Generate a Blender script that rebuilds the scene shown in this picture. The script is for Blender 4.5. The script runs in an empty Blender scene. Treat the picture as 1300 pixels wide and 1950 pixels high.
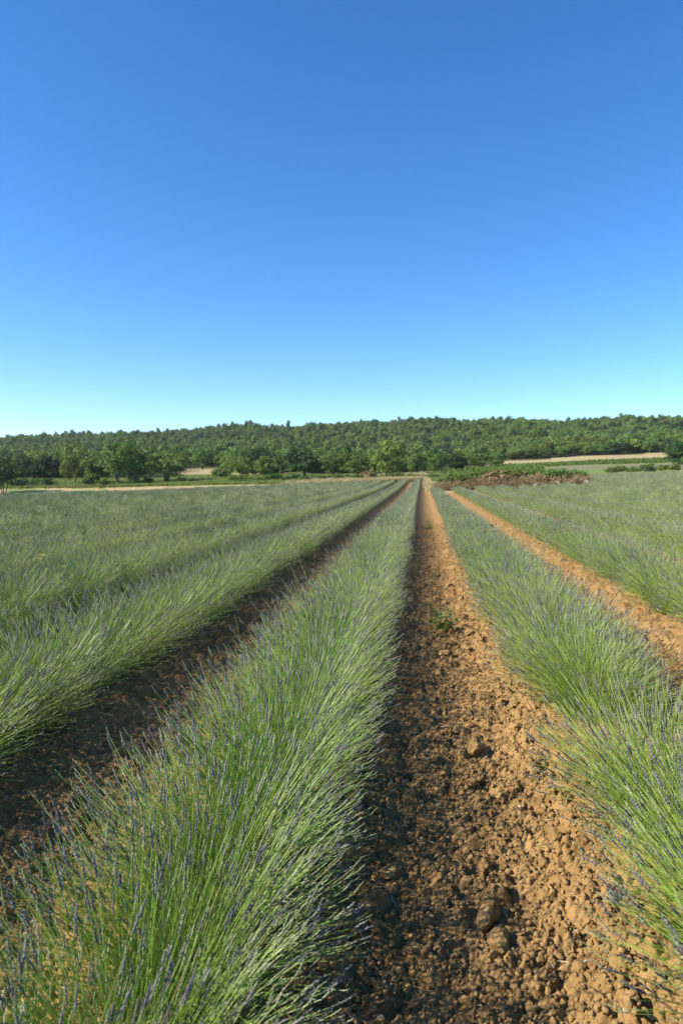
import bpy, math, random
import numpy as np
from mathutils import Matrix, Vector, Euler

random.seed(7)
RNG = np.random.default_rng(7)
scene = bpy.context.scene
R = math.radians

# ------------------------------------------------------------------ camera
CAM_H = 1.6
F_PX = 1300.0                      # focal length in photo pixels (1300 x 1950)
YAW, PITCH = R(6.72), R(3.2)
cam_d = bpy.data.cameras.new('camera')
cam = bpy.data.objects.new('camera', cam_d)
scene.collection.objects.link(cam)
cam_d.sensor_fit = 'VERTICAL'
cam_d.sensor_height = 36.0
cam_d.sensor_width = 24.0
cam_d.lens = 24.0
cam_d.clip_start = 0.05
cam_d.clip_end = 20000
cam.location = (0, 0, CAM_H)
cam.rotation_euler = (R(90) - PITCH, 0, YAW)
cam_d.dof.use_dof = True
cam_d.dof.focus_distance = 3.6
cam_d.dof.aperture_fstop = 4.0
scene.camera = cam

# ------------------------------------------------------------------ sky, sun, exposure
SUN_EL = R(33)
SUN_AZ = R(-109)                    # from +Y towards +X: the sun stands to the left, a little behind
sdir = Vector((math.sin(SUN_AZ) * math.cos(SUN_EL), math.cos(SUN_AZ) * math.cos(SUN_EL), math.sin(SUN_EL)))
world = bpy.data.worlds.new('World')
scene.world = world
world.use_nodes = True
wn, wl = world.node_tree.nodes, world.node_tree.links
wn.clear()
sky = wn.new('ShaderNodeTexSky')
sky.sky_type = 'NISHITA'
sky.sun_disc = False
sky.sun_elevation = SUN_EL
sky.sun_rotation = SUN_AZ
sky.altitude = 1600
sky.air_density = 1.0
sky.dust_density = 0.02
sky.ozone_density = 4.0
hs = wn.new('ShaderNodeHueSaturation')
hs.inputs['Saturation'].default_value = 1.24
hs.inputs['Hue'].default_value = 0.502
hs.inputs['Value'].default_value = 1.0
bg = wn.new('ShaderNodeBackground')
bg.inputs['Strength'].default_value = 0.118
wo = wn.new('ShaderNodeOutputWorld')
wl.new(sky.outputs[0], hs.inputs['Color'])
wl.new(hs.outputs[0], bg.inputs['Color'])
wl.new(bg.outputs[0], wo.inputs['Surface'])
sun_d = bpy.data.lights.new('sun', 'SUN')
sun_d.energy = 5.0
sun_d.angle = R(0.53)
sun_d.color = (1.0, 0.925, 0.76)
sun = bpy.data.objects.new('sun', sun_d)
scene.collection.objects.link(sun)
sun.location = (-60, -10, 60)
sun.rotation_euler = sdir.to_track_quat('Z', 'Y').to_euler()
vs = scene.view_settings
vs.view_transform = 'Standard'
vs.look = 'None'
vs.gamma = 1.0
vs.exposure = 1.0
vs.use_curve_mapping = False
scene.cycles.max_bounces = 6
scene.cycles.diffuse_bounces = 3
scene.cycles.glossy_bounces = 2
scene.cycles.transmission_bounces = 3
scene.cycles.transparent_max_bounces = 4
scene.cycles.caustics_reflective = False
scene.cycles.caustics_refractive = False

# ------------------------------------------------------------------ helpers
ROT = cam.rotation_euler.to_matrix()

def slopes(px, py):
    """photo pixel -> (x/y, z/y) of its ray from the camera"""
    d = ROT @ Vector(((px - 650) / F_PX, -(py - 975) / F_PX, -1.0))
    return d.x / d.y, d.z / d.y

def at(px, py, D):
    a, s = slopes(px, py)
    return a * D, D, CAM_H + s * D

def hash2(ix, iy, seed):
    h = (ix.astype(np.int64) * 374761393 + iy.astype(np.int64) * 668265263 + seed * 1442695041) & 0xFFFFFFFF
    h = ((h ^ (h >> 13)) * 1274126177) & 0xFFFFFFFF
    h = ((h ^ (h >> 16)) * 2246822519) & 0xFFFFFFFF
    return ((h ^ (h >> 15)) & 0xFFFFFF) / float(0x1000000)

def vnoise(x, y, seed=0):
    ix, iy = np.floor(x), np.floor(y)
    fx, fy = x - ix, y - iy
    fx = fx * fx * (3 - 2 * fx); fy = fy * fy * (3 - 2 * fy)
    a = hash2(ix, iy, seed); b = hash2(ix + 1, iy, seed); c = hash2(ix, iy + 1, seed); d = hash2(ix + 1, iy + 1, seed)
    return (a * (1 - fx) + b * fx) * (1 - fy) + (c * (1 - fx) + d * fx) * fy

def fbm(x, y, seed=0, octv=3):
    s, amp, t = 0, 1.0, 0
    for o in range(octv):
        s = s + amp * vnoise(x * 2 ** o + 17 * o, y * 2 ** o - 9 * o, seed + o); t += amp; amp *= 0.5
    return s / t

def clods(x, y, cell, seed):
    """rounded lumps, one per cell, some missing, height relative to cell"""
    x = x / cell; y = y / cell
    ix, iy = np.floor(x), np.floor(y)
    best = np.zeros_like(x)
    for dx in (-1, 0, 1):
        for dy in (-1, 0, 1):
            cx, cy = ix + dx, iy + dy
            px = cx + 0.1 + 0.8 * hash2(cx, cy, seed)
            py = cy + 0.1 + 0.8 * hash2(cx, cy, seed + 1)
            r = 0.25 + 0.55 * hash2(cx, cy, seed + 2) ** 1.5
            ang = hash2(cx, cy, seed + 3) * 3.14
            k = 0.65 + 0.5 * hash2(cx, cy, seed + 4)
            ux, uy = x - px, y - py
            u = (ux * np.cos(ang) + uy * np.sin(ang)) / r
            v = (-ux * np.sin(ang) + uy * np.cos(ang)) / (r * k)
            t1 = hash2(cx, cy, seed + 5) - 0.5; t2 = hash2(cx, cy, seed + 6) - 0.5
            h = r * np.clip(1 - (np.abs(u) ** 3 + np.abs(v) ** 3), 0, 1) ** 0.4 * (0.85 + 0.9 * (t1 * u + t2 * v))
            best = np.maximum(best, h)
    return best * cell

def smooth(a, b, x):
    t = np.clip((x - a) / (b - a), 0, 1)
    return t * t * (3 - 2 * t)

def raw_mesh(name, verts, tris=None, quads=None, mats=(), tmat=None, qmat=None, shade=False):
    """numpy arrays -> mesh"""
    me = bpy.data.meshes.new(name)
    verts = np.asarray(verts, dtype=np.float32).reshape(-1, 3)
    tris = np.zeros((0, 3), np.int32) if tris is None else np.asarray(tris, np.int32).reshape(-1, 3)
    quads = np.zeros((0, 4), np.int32) if quads is None else np.asarray(quads, np.int32).reshape(-1, 4)
    nt, nq = len(tris), len(quads)
    me.vertices.add(len(verts))
    me.vertices.foreach_set('co', verts.ravel())
    me.loops.add(nt * 3 + nq * 4)
    me.loops.foreach_set('vertex_index', np.concatenate([tris.ravel(), quads.ravel()]).astype(np.int32))
    me.polygons.add(nt + nq)
    starts = np.concatenate([np.arange(nt) * 3, nt * 3 + np.arange(nq) * 4]).astype(np.int32)
    me.polygons.foreach_set('loop_start', starts)
    try:
        me.polygons.foreach_set('loop_total', np.concatenate([np.full(nt, 3), np.full(nq, 4)]).astype(np.int32))
    except Exception:
        pass
    mi = np.zeros(nt + nq, np.int32)
    if tmat is not None: mi[:nt] = tmat
    if qmat is not None: mi[nt:] = qmat
    me.polygons.foreach_set('material_index', mi)
    me.polygons.foreach_set('use_smooth', np.full(nt + nq, bool(shade)))
    for m in mats: me.materials.append(m)
    me.update(calc_edges=True)
    return me

class MB:
    """collects vertices and faces with numpy"""
    def __init__(s): s.v, s.t, s.q, s.tm, s.qm, s.n = [], [], [], [], [], 0
    def add(s, v, tris=None, quads=None, mat=0):
        v = np.asarray(v, float).reshape(-1, 3)
        if tris is not None and len(tris):
            t = np.asarray(tris).reshape(-1, 3) + s.n; s.t.append(t); s.tm.append(np.full(len(t), mat))
        if quads is not None and len(quads):
            q = np.asarray(quads).reshape(-1, 4) + s.n; s.q.append(q); s.qm.append(np.full(len(q), mat))
        s.v.append(v); s.n += len(v)
    def arrays(s):
        c = lambda l, w: np.concatenate(l) if l else np.zeros((0, w) if w else 0, int)
        return np.concatenate(s.v), c(s.t, 3), c(s.q, 4), c(s.tm, 0), c(s.qm, 0)
    def mesh(s, name, mats, shade=False):
        v, t, q, tm, qm = s.arrays()
        return raw_mesh(name, v, t, q, mats, tm, qm, shade)

def link(name, data, parent=None, loc=None, rot=None, scale=None):
    o = bpy.data.objects.new(name, data)
    scene.collection.objects.link(o)
    if parent is not None: o.parent = parent
    if loc is not None: o.location = loc
    if rot is not None: o.rotation_euler = rot
    if scale is not None: o.scale = scale
    return o

def tag(o, label=None, cat=None, group=None, kind=None):
    if label: o['label'] = label
    if cat: o['category'] = cat
    if group: o['group'] = group
    if kind: o['kind'] = kind
    return o

def tubes(mb, P, rad, sides, mat=0, cap=False):
    """P: (n, k, 3) centre lines, rad: (n, k) radii -> closed-ring tubes"""
    n, k, _ = P.shape
    T = np.gradient(P, axis=1)
    T /= np.linalg.norm(T, axis=2, keepdims=True) + 1e-9
    ref = np.where(np.abs(T[..., 2:3]) > 0.9, np.array([1.0, 0, 0]), np.array([0, 0, 1.0]))
    U = np.cross(T, ref); U /= np.linalg.norm(U, axis=2, keepdims=True) + 1e-9
    W = np.cross(T, U)
    a = np.arange(sides) * 2 * np.pi / sides
    ring = U[:, :, None, :] * np.cos(a)[None, None, :, None] + W[:, :, None, :] * np.sin(a)[None, None, :, None]
    V = P[:, :, None, :] + ring * rad[:, :, None, None]
    base = (np.arange(n) * k * sides)[:, None, None]
    i = np.arange(k - 1)[None, :, None] * sides
    j = np.arange(sides)[None, None, :]
    j2 = (j + 1) % sides
    q = np.stack([base + i + j, base + i + j2, base + i + sides + j2, base + i + sides + j], -1)
    mb.add(V.reshape(-1, 3), quads=q.reshape(-1, 4), mat=mat)

def quads_cloud(mb, C, N, size, aspect, rng, mat=0, bend=0.0):
    """one leaf-shaped quad at each centre C, roughly facing N"""
    n = len(C)
    N = N / (np.linalg.norm(N, axis=1, keepdims=True) + 1e-9)
    r = rng.normal(size=(n, 3))
    U = np.cross(N, r); U /= np.linalg.norm(U, axis=1, keepdims=True) + 1e-9
    W = np.cross(N, U)
    s = np.asarray(size).reshape(-1, 1) * np.ones((n, 1)) * 0.5
    a = s * aspect
    V = np.stack([C - U * s, C - W * a + N * s * bend, C + U * s, C + W * a + N * s * bend], 1)
    q = np.arange(n * 4).reshape(n, 4)
    mb.add(V.reshape(-1, 3), quads=q, mat=mat)

# ------------------------------------------------------------------ materials
def new_mat(name):
    m = bpy.data.materials.new(name); m.use_nodes = True
    nt = m.node_tree; nt.nodes.clear()
    out = nt.nodes.new('ShaderNodeOutputMaterial')
    return m, nt, out

def ramp(nt, fac, stops):
    r = nt.nodes.new('ShaderNodeValToRGB')
    cr = r.color_ramp
    while len(cr.elements) > 1: cr.elements.remove(cr.elements[-1])
    cr.elements[0].position = stops[0][0]; cr.elements[0].color = (*stops[0][1], 1)
    for p, c in stops[1:]:
        e = cr.elements.new(p); e.color = (*c, 1)
    nt.links.new(fac, r.inputs['Fac'])
    return r.outputs['Color']

def math_node(nt, op, a, b=None, clamp=False):
    n = nt.nodes.new('ShaderNodeMath'); n.operation = op; n.use_clamp = clamp
    for i, v in enumerate((a, b)):
        if v is None: continue
        if isinstance(v, (int, float)): n.inputs[i].default_value = v
        else: nt.links.new(v, n.inputs[i])
    return n.outputs[0]

def mix_col(nt, fac, a, b, blend='MIX'):
    n = nt.nodes.new('ShaderNodeMix'); n.data_type = 'RGBA'; n.blend_type = blend
    for i, v in ((0, fac), (6, a), (7, b)):
        if isinstance(v, (int, float)): n.inputs[i].default_value = v
        elif isinstance(v, tuple): n.inputs[i].default_value = (*v, 1)
        else: nt.links.new(v, n.inputs[i])
    return n.outputs[2]

def noise(nt, scale, detail=3, rough=0.55, coord=None):
    n = nt.nodes.new('ShaderNodeTexNoise')
    n.inputs['Scale'].default_value = scale; n.inputs['Detail'].default_value = detail; n.inputs['Roughness'].default_value = rough
    if coord is None:
        g = nt.nodes.new('ShaderNodeNewGeometry'); coord = g.outputs['Position']
    nt.links.new(coord, n.inputs['Vector'])
    return n.outputs['Fac']

def leaf_mat(name, stops, trans=0.3, rough=0.55, obj_var=0.35, spec=0.3, world_var=None):
    """stops over a per-leaf random number; brightness also varies from plant to plant"""
    m, nt, out = new_mat(name)
    g = nt.nodes.new('ShaderNodeNewGeometry')
    oi = nt.nodes.new('ShaderNodeObjectInfo')
    col = ramp(nt, g.outputs['Random Per Island'], stops)
    v = math_node(nt, 'MULTIPLY_ADD', oi.outputs['Random'], obj_var)
    v.node.inputs[2].default_value = 1 - obj_var / 2
    h = nt.nodes.new('ShaderNodeHueSaturation')
    hv = math_node(nt, 'MULTIPLY_ADD', math_node(nt, 'FRACT', math_node(nt, 'MULTIPLY', oi.outputs['Random'], 7.31)), 0.03)
    hv.node.inputs[2].default_value = 0.485
    nt.links.new(hv, h.inputs['Hue']); nt.links.new(v, h.inputs['Value']); nt.links.new(col, h.inputs['Color'])
    col = h.outputs[0]
    if world_var:
        col = mix_col(nt, math_node(nt, 'MULTIPLY', ramp(nt, noise(nt, world_var[0], 2), [(0.42, (0, 0, 0)), (0.62, (1, 1, 1))]), world_var[2]), col, world_var[1])
    p = nt.nodes.new('ShaderNodeBsdfPrincipled')
    p.inputs['Roughness'].default_value = rough
    p.inputs['Specular IOR Level'].default_value = spec
    nt.links.new(col, p.inputs['Base Color'])
    if trans > 0:
        t = nt.nodes.new('ShaderNodeBsdfTranslucent')
        nt.links.new(mix_col(nt, 1.0, col, (1.15, 1.2, 0.6), 'MULTIPLY'), t.inputs['Color'])
        mx = nt.nodes.new('ShaderNodeMixShader'); mx.inputs[0].default_value = trans
        nt.links.new(p.outputs[0], mx.inputs[1]); nt.links.new(t.outputs[0], mx.inputs[2])
        nt.links.new(mx.outputs[0], out.inputs['Surface'])
    else:
        nt.links.new(p.outputs[0], out.inputs['Surface'])
    return m

def earth_mat(name, stops, nscale, bump, bscale, rough=0.95, var=None):
    m, nt, out = new_mat(name)
    g = nt.nodes.new('ShaderNodeNewGeometry'); pos = g.outputs['Position']
    col = ramp(nt, noise(nt, nscale, 6, 0.65, pos), stops)
    if var: col = mix_col(nt, ramp(nt, noise(nt, var[0], 3, 0.5, pos), [(0.4, (0, 0, 0)), (0.65, (var[2],) * 3)]), col, var[1])
    p = nt.nodes.new('ShaderNodeBsdfPrincipled')
    p.inputs['Roughness'].default_value = rough
    p.inputs['Specular IOR Level'].default_value = 0.12
    nt.links.new(col, p.inputs['Base Color'])
    if bump:
        b = nt.nodes.new('ShaderNodeBump'); b.inputs['Strength'].default_value = bump; b.inputs['Distance'].default_value = 0.01
        nt.links.new(noise(nt, bscale, 5, 0.7, pos), b.inputs['Height']); nt.links.new(b.outputs[0], p.inputs['Normal'])
    nt.links.new(p.outputs[0], out.inputs['Surface'])
    return m

M = {}
M['soil'] = earth_mat('soil', [(0.28, (0.165, 0.096, 0.038)), (0.5, (0.285, 0.168, 0.066)), (0.72, (0.375, 0.235, 0.10))], 5.0, 0.9, 70, var=(0.6, (0.31, 0.195, 0.085), 0.5))
M['clod'] = earth_mat('clod', [(0.28, (0.19, 0.115, 0.045)), (0.5, (0.30, 0.187, 0.078)), (0.72, (0.38, 0.25, 0.115))], 9.0, 0.8, 90)
M['stone'] = earth_mat('pale_stone', [(0.3, (0.34, 0.30, 0.24)), (0.7, (0.52, 0.47, 0.40))], 14.0, 0.4, 60)
M['dry_ground'] = earth_mat('dry_ground', [(0.3, (0.30, 0.22, 0.10)), (0.7, (0.46, 0.37, 0.20))], 1.2, 0.6, 12)
M['meadow'] = earth_mat('meadow_ground', [(0.3, (0.11, 0.16, 0.035)), (0.7, (0.19, 0.24, 0.065))], 0.4, 0.6, 8, var=(0.12, (0.28, 0.25, 0.10), 0.7))
M['stubble'] = earth_mat('stubble', [(0.3, (0.31, 0.245, 0.115)), (0.7, (0.40, 0.325, 0.165))], 0.6, 0.5, 6)
M['fallow'] = earth_mat('fallow', [(0.3, (0.15, 0.13, 0.085)), (0.7, (0.22, 0.185, 0.135))], 0.8, 0.5, 6, var=(0.25, (0.17, 0.19, 0.07), 0.8))
M['litter'] = earth_mat('forest_litter', [(0.3, (0.05, 0.055, 0.02)), (0.7, (0.11, 0.10, 0.045))], 0.3, 0.5, 4)
M['stem'] = leaf_mat('lavender_stem', [(0.0, (0.17, 0.29, 0.045)), (0.5, (0.27, 0.44, 0.06)), (0.85, (0.40, 0.51, 0.12)), (0.94, (0.50, 0.50, 0.22)), (0.96, (0.42, 0.31, 0.15)), (1.0, (0.52, 0.42, 0.25))], 0.36, 0.42, 0.25, 0.5, world_var=(0.22, (0.44, 0.52, 0.13), 0.55))
M['leaf'] = leaf_mat('lavender_leaf', [(0.0, (0.12, 0.20, 0.05)), (1.0, (0.22, 0.31, 0.10))], 0.2, 0.6, 0.2)
M['spike'] = leaf_mat('lavender_bud', [(0.0, (0.10, 0.094, 0.108)), (0.6, (0.165, 0.156, 0.17)), (1.0, (0.25, 0.25, 0.20))], 0.15, 0.7, 0.25, 0.2)
M['young'] = leaf_mat('lavender_young_bud', [(0.0, (0.23, 0.27, 0.14)), (0.6, (0.35, 0.40, 0.21)), (1.0, (0.45, 0.47, 0.31))], 0.25, 0.65, 0.25, 0.2)
M['bark'] = earth_mat('bark', [(0.3, (0.06, 0.045, 0.03)), (0.7, (0.15, 0.12, 0.085))], 6, 0.8, 20)
G = {'mid': [(0.0, (0.070, 0.135, 0.026)), (0.5, (0.115, 0.195, 0.040)), (1.0, (0.165, 0.24, 0.060))],
     'light': [(0.0, (0.095, 0.16, 0.028)), (0.5, (0.15, 0.22, 0.042)), (1.0, (0.20, 0.26, 0.065))],
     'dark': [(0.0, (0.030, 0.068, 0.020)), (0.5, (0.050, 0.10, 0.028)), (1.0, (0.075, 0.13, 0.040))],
     'yellow': [(0.0, (0.09, 0.14, 0.022)), (0.5, (0.14, 0.19, 0.035)), (1.0, (0.19, 0.22, 0.05))],
     'dry': [(0.0, (0.15, 0.105, 0.05)), (0.5, (0.25, 0.175, 0.085)), (1.0, (0.36, 0.275, 0.14))],
     'pine': [(0.0, (0.020, 0.046, 0.022)), (1.0, (0.045, 0.08, 0.036))]}
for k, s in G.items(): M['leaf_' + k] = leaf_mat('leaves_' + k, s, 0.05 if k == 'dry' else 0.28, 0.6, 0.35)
M['grass_dry'] = leaf_mat('grass_dry', [(0.0, (0.32, 0.25, 0.12)), (1.0, (0.52, 0.44, 0.26))], 0.2)
M['grass'] = leaf_mat('grass_green', [(0.0, (0.13, 0.19, 0.04)), (0.7, (0.21, 0.27, 0.07)), (1.0, (0.34, 0.31, 0.14))], 0.25)
M['straw'] = leaf_mat('straw', [(0.0, (0.42, 0.33, 0.20)), (1.0, (0.62, 0.54, 0.40))], 0.1)

def petal_mat(name, c):
    m, nt, out = new_mat(name)
    p = nt.nodes.new('ShaderNodeBsdfPrincipled'); p.inputs['Roughness'].default_value = 0.6
    p.inputs['Base Color'].default_value = (*c, 1)
    nt.links.new(p.outputs[0], out.inputs['Surface'])
    return m
M['orange'] = petal_mat('poppy_petal', (0.75, 0.16, 0.03))
M['yellow_petal'] = petal_mat('yellow_petal', (0.80, 0.58, 0.03))

# ------------------------------------------------------------------ terrain
ROW0, SPACING = -0.71, 1.77          # row 0 is the row left of the middle furrow
COLS = [-700, 0, 200, 400, 650, 800, 1000, 1150, 1300, 2000]
# per column: ground height (pixel row in the photograph) at each distance beyond the field
D_T = [0.0, 40.0, 62.0, 80.0, 92.0, 112.0, 135.0, 175.0, 240.0, 330.0, 520.0, 640.0, 900.0]
#            field ------------------------> far
PY_T = {0:   [953, 942, 922, 912, 899, 888, 872, 843],
        200: [945, 938, 921, 913, 900, 887, 869, 838],
        400: [938, 932, 917, 909, 896, 884, 866, 826],
        650: [930, 925, 915, 908, 899, 886, 863, 816],
        800: [924, 920, 914, 905, 897, 884, 861, 814],
        1000: [917, 912, 904, 897, 890, 877, 854, 809],
        1150: [916, 911, 902, 893, 884, 868, 848, 809],
        1300: [913, 908, 899, 892, 880, 862, 842, 811]}
def _table():
    Z = np.zeros((len(COLS), len(D_T))); A = []
    for i, c in enumerate(COLS):
        cc = min(max(c, 0), 1300)
        a = slopes(c, 903)[0]; A.append(a)
        lat = 0.018
        for j, D in enumerate(D_T):
            if D <= 62:
                x = a * D
                Z[i, j] = lat * x + (0.25 * smooth(2, 25, np.array(x)) if D == 62 else 0)
            elif D <= 520:
                Z[i, j] = CAM_H + slopes(cc, PY_T[cc][j - 3])[1] * D
            elif D == 640: Z[i, j] = Z[i, j - 1] * 0.97
            else: Z[i, j] = Z[i, j - 1] * 0.5
    return np.array(A), np.array(D_T), Z
TA, TD, TZ = _table()

def terrain(x, y):
    x = np.asarray(x, float); y = np.asarray(y, float)
    ys = np.maximum(y, 4.0)
    a = np.clip(x / ys, TA[0], TA[-1])
    d = np.clip(ys, 0, TD[-1])
    i = np.clip(np.searchsorted(TA, a) - 1, 0, len(TA) - 2); j = np.clip(np.searchsorted(TD, d) - 1, 0, len(TD) - 2)
    u = (a - TA[i]) / (TA[i + 1] - TA[i]); v = (d - TD[j]) / (TD[j + 1] - TD[j])
    u = u * 0.6 + 0.4 * u * u * (3 - 2 * u)
    z = (TZ[i, j] * (1 - u) + TZ[i + 1, j] * u) * (1 - v) + (TZ[i, j + 1] * (1 - u) + TZ[i + 1, j + 1] * u) * v
    near = 0.018 * np.clip(x, -60, 60)
    w = smooth(40, 62, y)
    z = near * (1 - w) + z * w
    big = (fbm(x * 0.02, y * 0.02, 31, 3) - 0.5) * 10 * smooth(260, 420, y)
    z = z + big
    z = np.where(y > 900, z * np.clip(1 - (y - 900) / 2500, 0, 1), z)
    return z

def in_row(x):
    """signed distance to the nearest row line"""
    return (x - ROW0 + SPACING / 2) % SPACING - SPACING / 2

def edge_far(x):
    """y at which the lavender ends for each row x"""
    x = np.asarray(x, float)
    e = np.interp(x, [-70, -49, 0.5, 0.6, 2.5, 14.5, 16.5, 60], [73, 80, 101, 57, 57, 59, 100, 103])
    return e

def soil_relief(x, y, r):
    k = 1 - smooth(14, 26, r)
    d = np.abs(in_row(x))
    fur = smooth(0.35, 0.7, d)
    z = -0.05 * fur + 0.03 * (1 - smooth(0.0, 0.5, d))
    z = z + (fbm(x * 1.7, y * 1.7, 3, 3) - 0.5) * 0.07
    wx = x + 0.03 * (vnoise(x * 14, y * 14, 70) - 0.5); wy = y + 0.03 * (vnoise(x * 14, y * 14, 71) - 0.5)
    sel = 0.35 + 0.9 * vnoise(x * 1.3, y * 1.3, 44)
    z = z + k * (0.42 * clods(wx, wy, 0.15, 5) * sel + 0.5 * clods(wx, wy, 0.065, 15) + 0.7 * clods(wx, wy, 0.03, 25) + 0.6 * clods(wx, wy, 0.015, 35) * (r < 8))
    z = z + k * (vnoise(x * 60, y * 60, 9) - 0.5) * 0.010 + k * (vnoise(x * 120, y * 120, 10) - 0.5) * 0.006
    return z

def build_ground():
    fine = np.arange(R(-41), R(35), 0.0021)
    coarse = np.linspace(R(35), R(360 - 41), 72)[:-1]
    th = np.concatenate([fine, coarse])         # angle from +Y towards +X
    rr = [0.55]
    while rr[-1] < 4200:
        r = rr[-1]
        k = 0.02 if r < 1.4 else (0.0029 if r < 7 else (0.006 if r < 14 else (0.01 if r < 22 else 0.03)))
        rr.append(r * (1 + k))
    rr = np.array(rr)
    nth, nr = len(th), len(rr)
    TH, RR = np.meshgrid(th, rr)
    X, Y = RR * np.sin(TH), RR * np.cos(TH)
    Z = terrain(X, Y)
    infield = (Y < edge_far(X) + 2)
    Z = Z + np.where(infield, soil_relief(X, Y, RR) * (RR < 130), 0)
    V = np.stack([X, Y, Z], -1).reshape(-1, 3)
    V = np.concatenate([V, [[0, 0, float(terrain(0., 0.))]]])
    i = np.arange(nr - 1)[:, None] * nth; j = np.arange(nth)[None, :]; j2 = (j + 1) % nth
    Q = np.stack([i + j, i + nth + j, i + nth + j2, i + j2], -1).reshape(-1, 4)
    T = np.stack([np.arange(nth), (np.arange(nth) + 1) % nth, np.full(nth, nr * nth)], -1)
    c = V[Q].mean(1); x, y = c[:, 0], c[:, 1]
    a = x / np.maximum(y, 1)
    n = fbm(x * 0.15, y * 0.15, 55, 3) - 0.5
    e = edge_far(x)
    m = np.zeros(len(Q), int)
    m[(y > e + 1.5)] = 1                                       # dry verge
    m[(y > np.interp(a, [-.62, -.3, 0, .1], [106, 102, 106, 104]) + 26 * n) & (y > 84)] = 2
    m[(m == 1) & (fbm(x * 0.10, y * 0.35, 91, 3) < 0.44) & (y > 94)] = 2      # meadow
    left_stub = (a < -0.20) & (a > -0.42) & (y > 150 + 10 * n) & (y < 190)
    m[left_stub] = 3
    # right-hand fields
    m[(a > 0.02) & (y > 110) & (y < 175)] = 2
    m[(a > 0.18) & (y > 128 + 60 * (0.30 - np.minimum(a, .3)) + 20 * n) & (y < 164 + 16 * n)] = 4
    m[(a > 0.09) & (y > 196 + 8 * n) & (y < 243)] = 3
    m[(y > 243)] = 5
    m[(a <= 0.09) & (y > 195)] = 5
    m[(y < 0)] = 0
    mats = [M['soil'], M['dry_ground'], M['meadow'], M['stubble'], M['fallow'], M['litter']]
    me = raw_mesh('ground', V, T, Q, mats, np.zeros(len(T), int), m, True)
    o = link('ground', me)
    tag(o, kind='structure')
    return o
ground = build_ground()

# ------------------------------------------------------------------ scatter with geometry nodes (one object, kind stuff)
def scatter(name, variants, mats, P, rot, scl, pick, shade=False, parent=None, label=None, cat=None, kind='stuff'):
    """variants: list of MB.  The object's own mesh holds the variants and the points; nodes put a variant on every point."""
    mb = MB(); vid = []
    for k, v in enumerate(variants):
        a = v.arrays()
        base = mb.n
        mb.v.append(a[0]); mb.n += len(a[0])
        if len(a[1]): mb.t.append(a[1] + base); mb.tm.append(a[3])
        if len(a[2]): mb.q.append(a[2] + base); mb.qm.append(a[4])
        vid.append(np.full(len(a[0]), k))
    P = np.asarray(P, float).reshape(-1, 3); n = len(P)
    mb.v.append(P); nb = mb.n; mb.n += n
    vid.append(np.full(n, -1))
    me = mb.mesh(name, mats, shade)
    vid = np.concatenate(vid).astype(np.int32)
    def put(nm, typ, arr, key):
        at_ = me.attributes.new(nm, typ, 'POINT'); at_.data.foreach_set(key, np.ascontiguousarray(arr).ravel())
    put('vid', 'INT', vid, 'value')
    pk = np.zeros(len(vid), np.int32); pk[nb:] = pick; put('pick', 'INT', pk, 'value')
    rt = np.zeros((len(vid), 3), np.float32); rt[nb:] = rot; put('turn', 'FLOAT_VECTOR', rt, 'vector')
    sc = np.ones((len(vid), 3), np.float32); sc[nb:] = np.asarray(scl, float).reshape(n, -1) * np.ones((1, 3)); put('size', 'FLOAT_VECTOR', sc, 'vector')
    o = link(name, me, parent)
    ng = bpy.data.node_groups.new(name + '_scatter', 'GeometryNodeTree')
    ng.interface.new_socket('Geometry', in_out='INPUT', socket_type='NodeSocketGeometry')
    ng.interface.new_socket('Geometry', in_out='OUTPUT', socket_type='NodeSocketGeometry')
    N, L = ng.nodes, ng.links
    gi, go = N.new('NodeGroupInput'), N.new('NodeGroupOutput')
    def named(nm, typ):
        q = N.new('GeometryNodeInputNamedAttribute'); q.data_type = typ; q.inputs['Name'].default_value = nm
        return q.outputs['Attribute']
    va = named('vid', 'INT')
    def sep(k):
        c = N.new('FunctionNodeCompare'); c.data_type = 'INT'; c.operation = 'EQUAL'
        L.new(va, c.inputs[2]); c.inputs[3].default_value = k
        s = N.new('GeometryNodeSeparateGeometry'); s.domain = 'POINT'
        L.new(gi.outputs[0], s.inputs['Geometry']); L.new(c.outputs[0], s.inputs['Selection'])
        return s.outputs['Selection']
    join = N.new('GeometryNodeJoinGeometry')
    for k in range(len(variants)):
        g2 = N.new('GeometryNodeGeometryToInstance'); L.new(sep(k), g2.inputs[0]); L.new(g2.outputs[0], join.inputs[0])
    ins = N.new('GeometryNodeInstanceOnPoints')
    L.new(sep(-1), ins.inputs['Points']); L.new(join.outputs[0], ins.inputs['Instance'])
    ins.inputs['Pick Instance'].default_value = True
    L.new(named('pick', 'INT'), ins.inputs['Instance Index'])
    er = N.new('FunctionNodeEulerToRotation'); L.new(named('turn', 'FLOAT_VECTOR'), er.inputs[0]); L.new(er.outputs[0], ins.inputs['Rotation'])
    L.new(named('size', 'FLOAT_VECTOR'), ins.inputs['Scale'])
    L.new(ins.outputs[0], go.inputs[0])
    md = o.modifiers.new('scatter', 'NODES'); md.node_group = ng
    tag(o, label, cat, None, kind)
    return o

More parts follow.
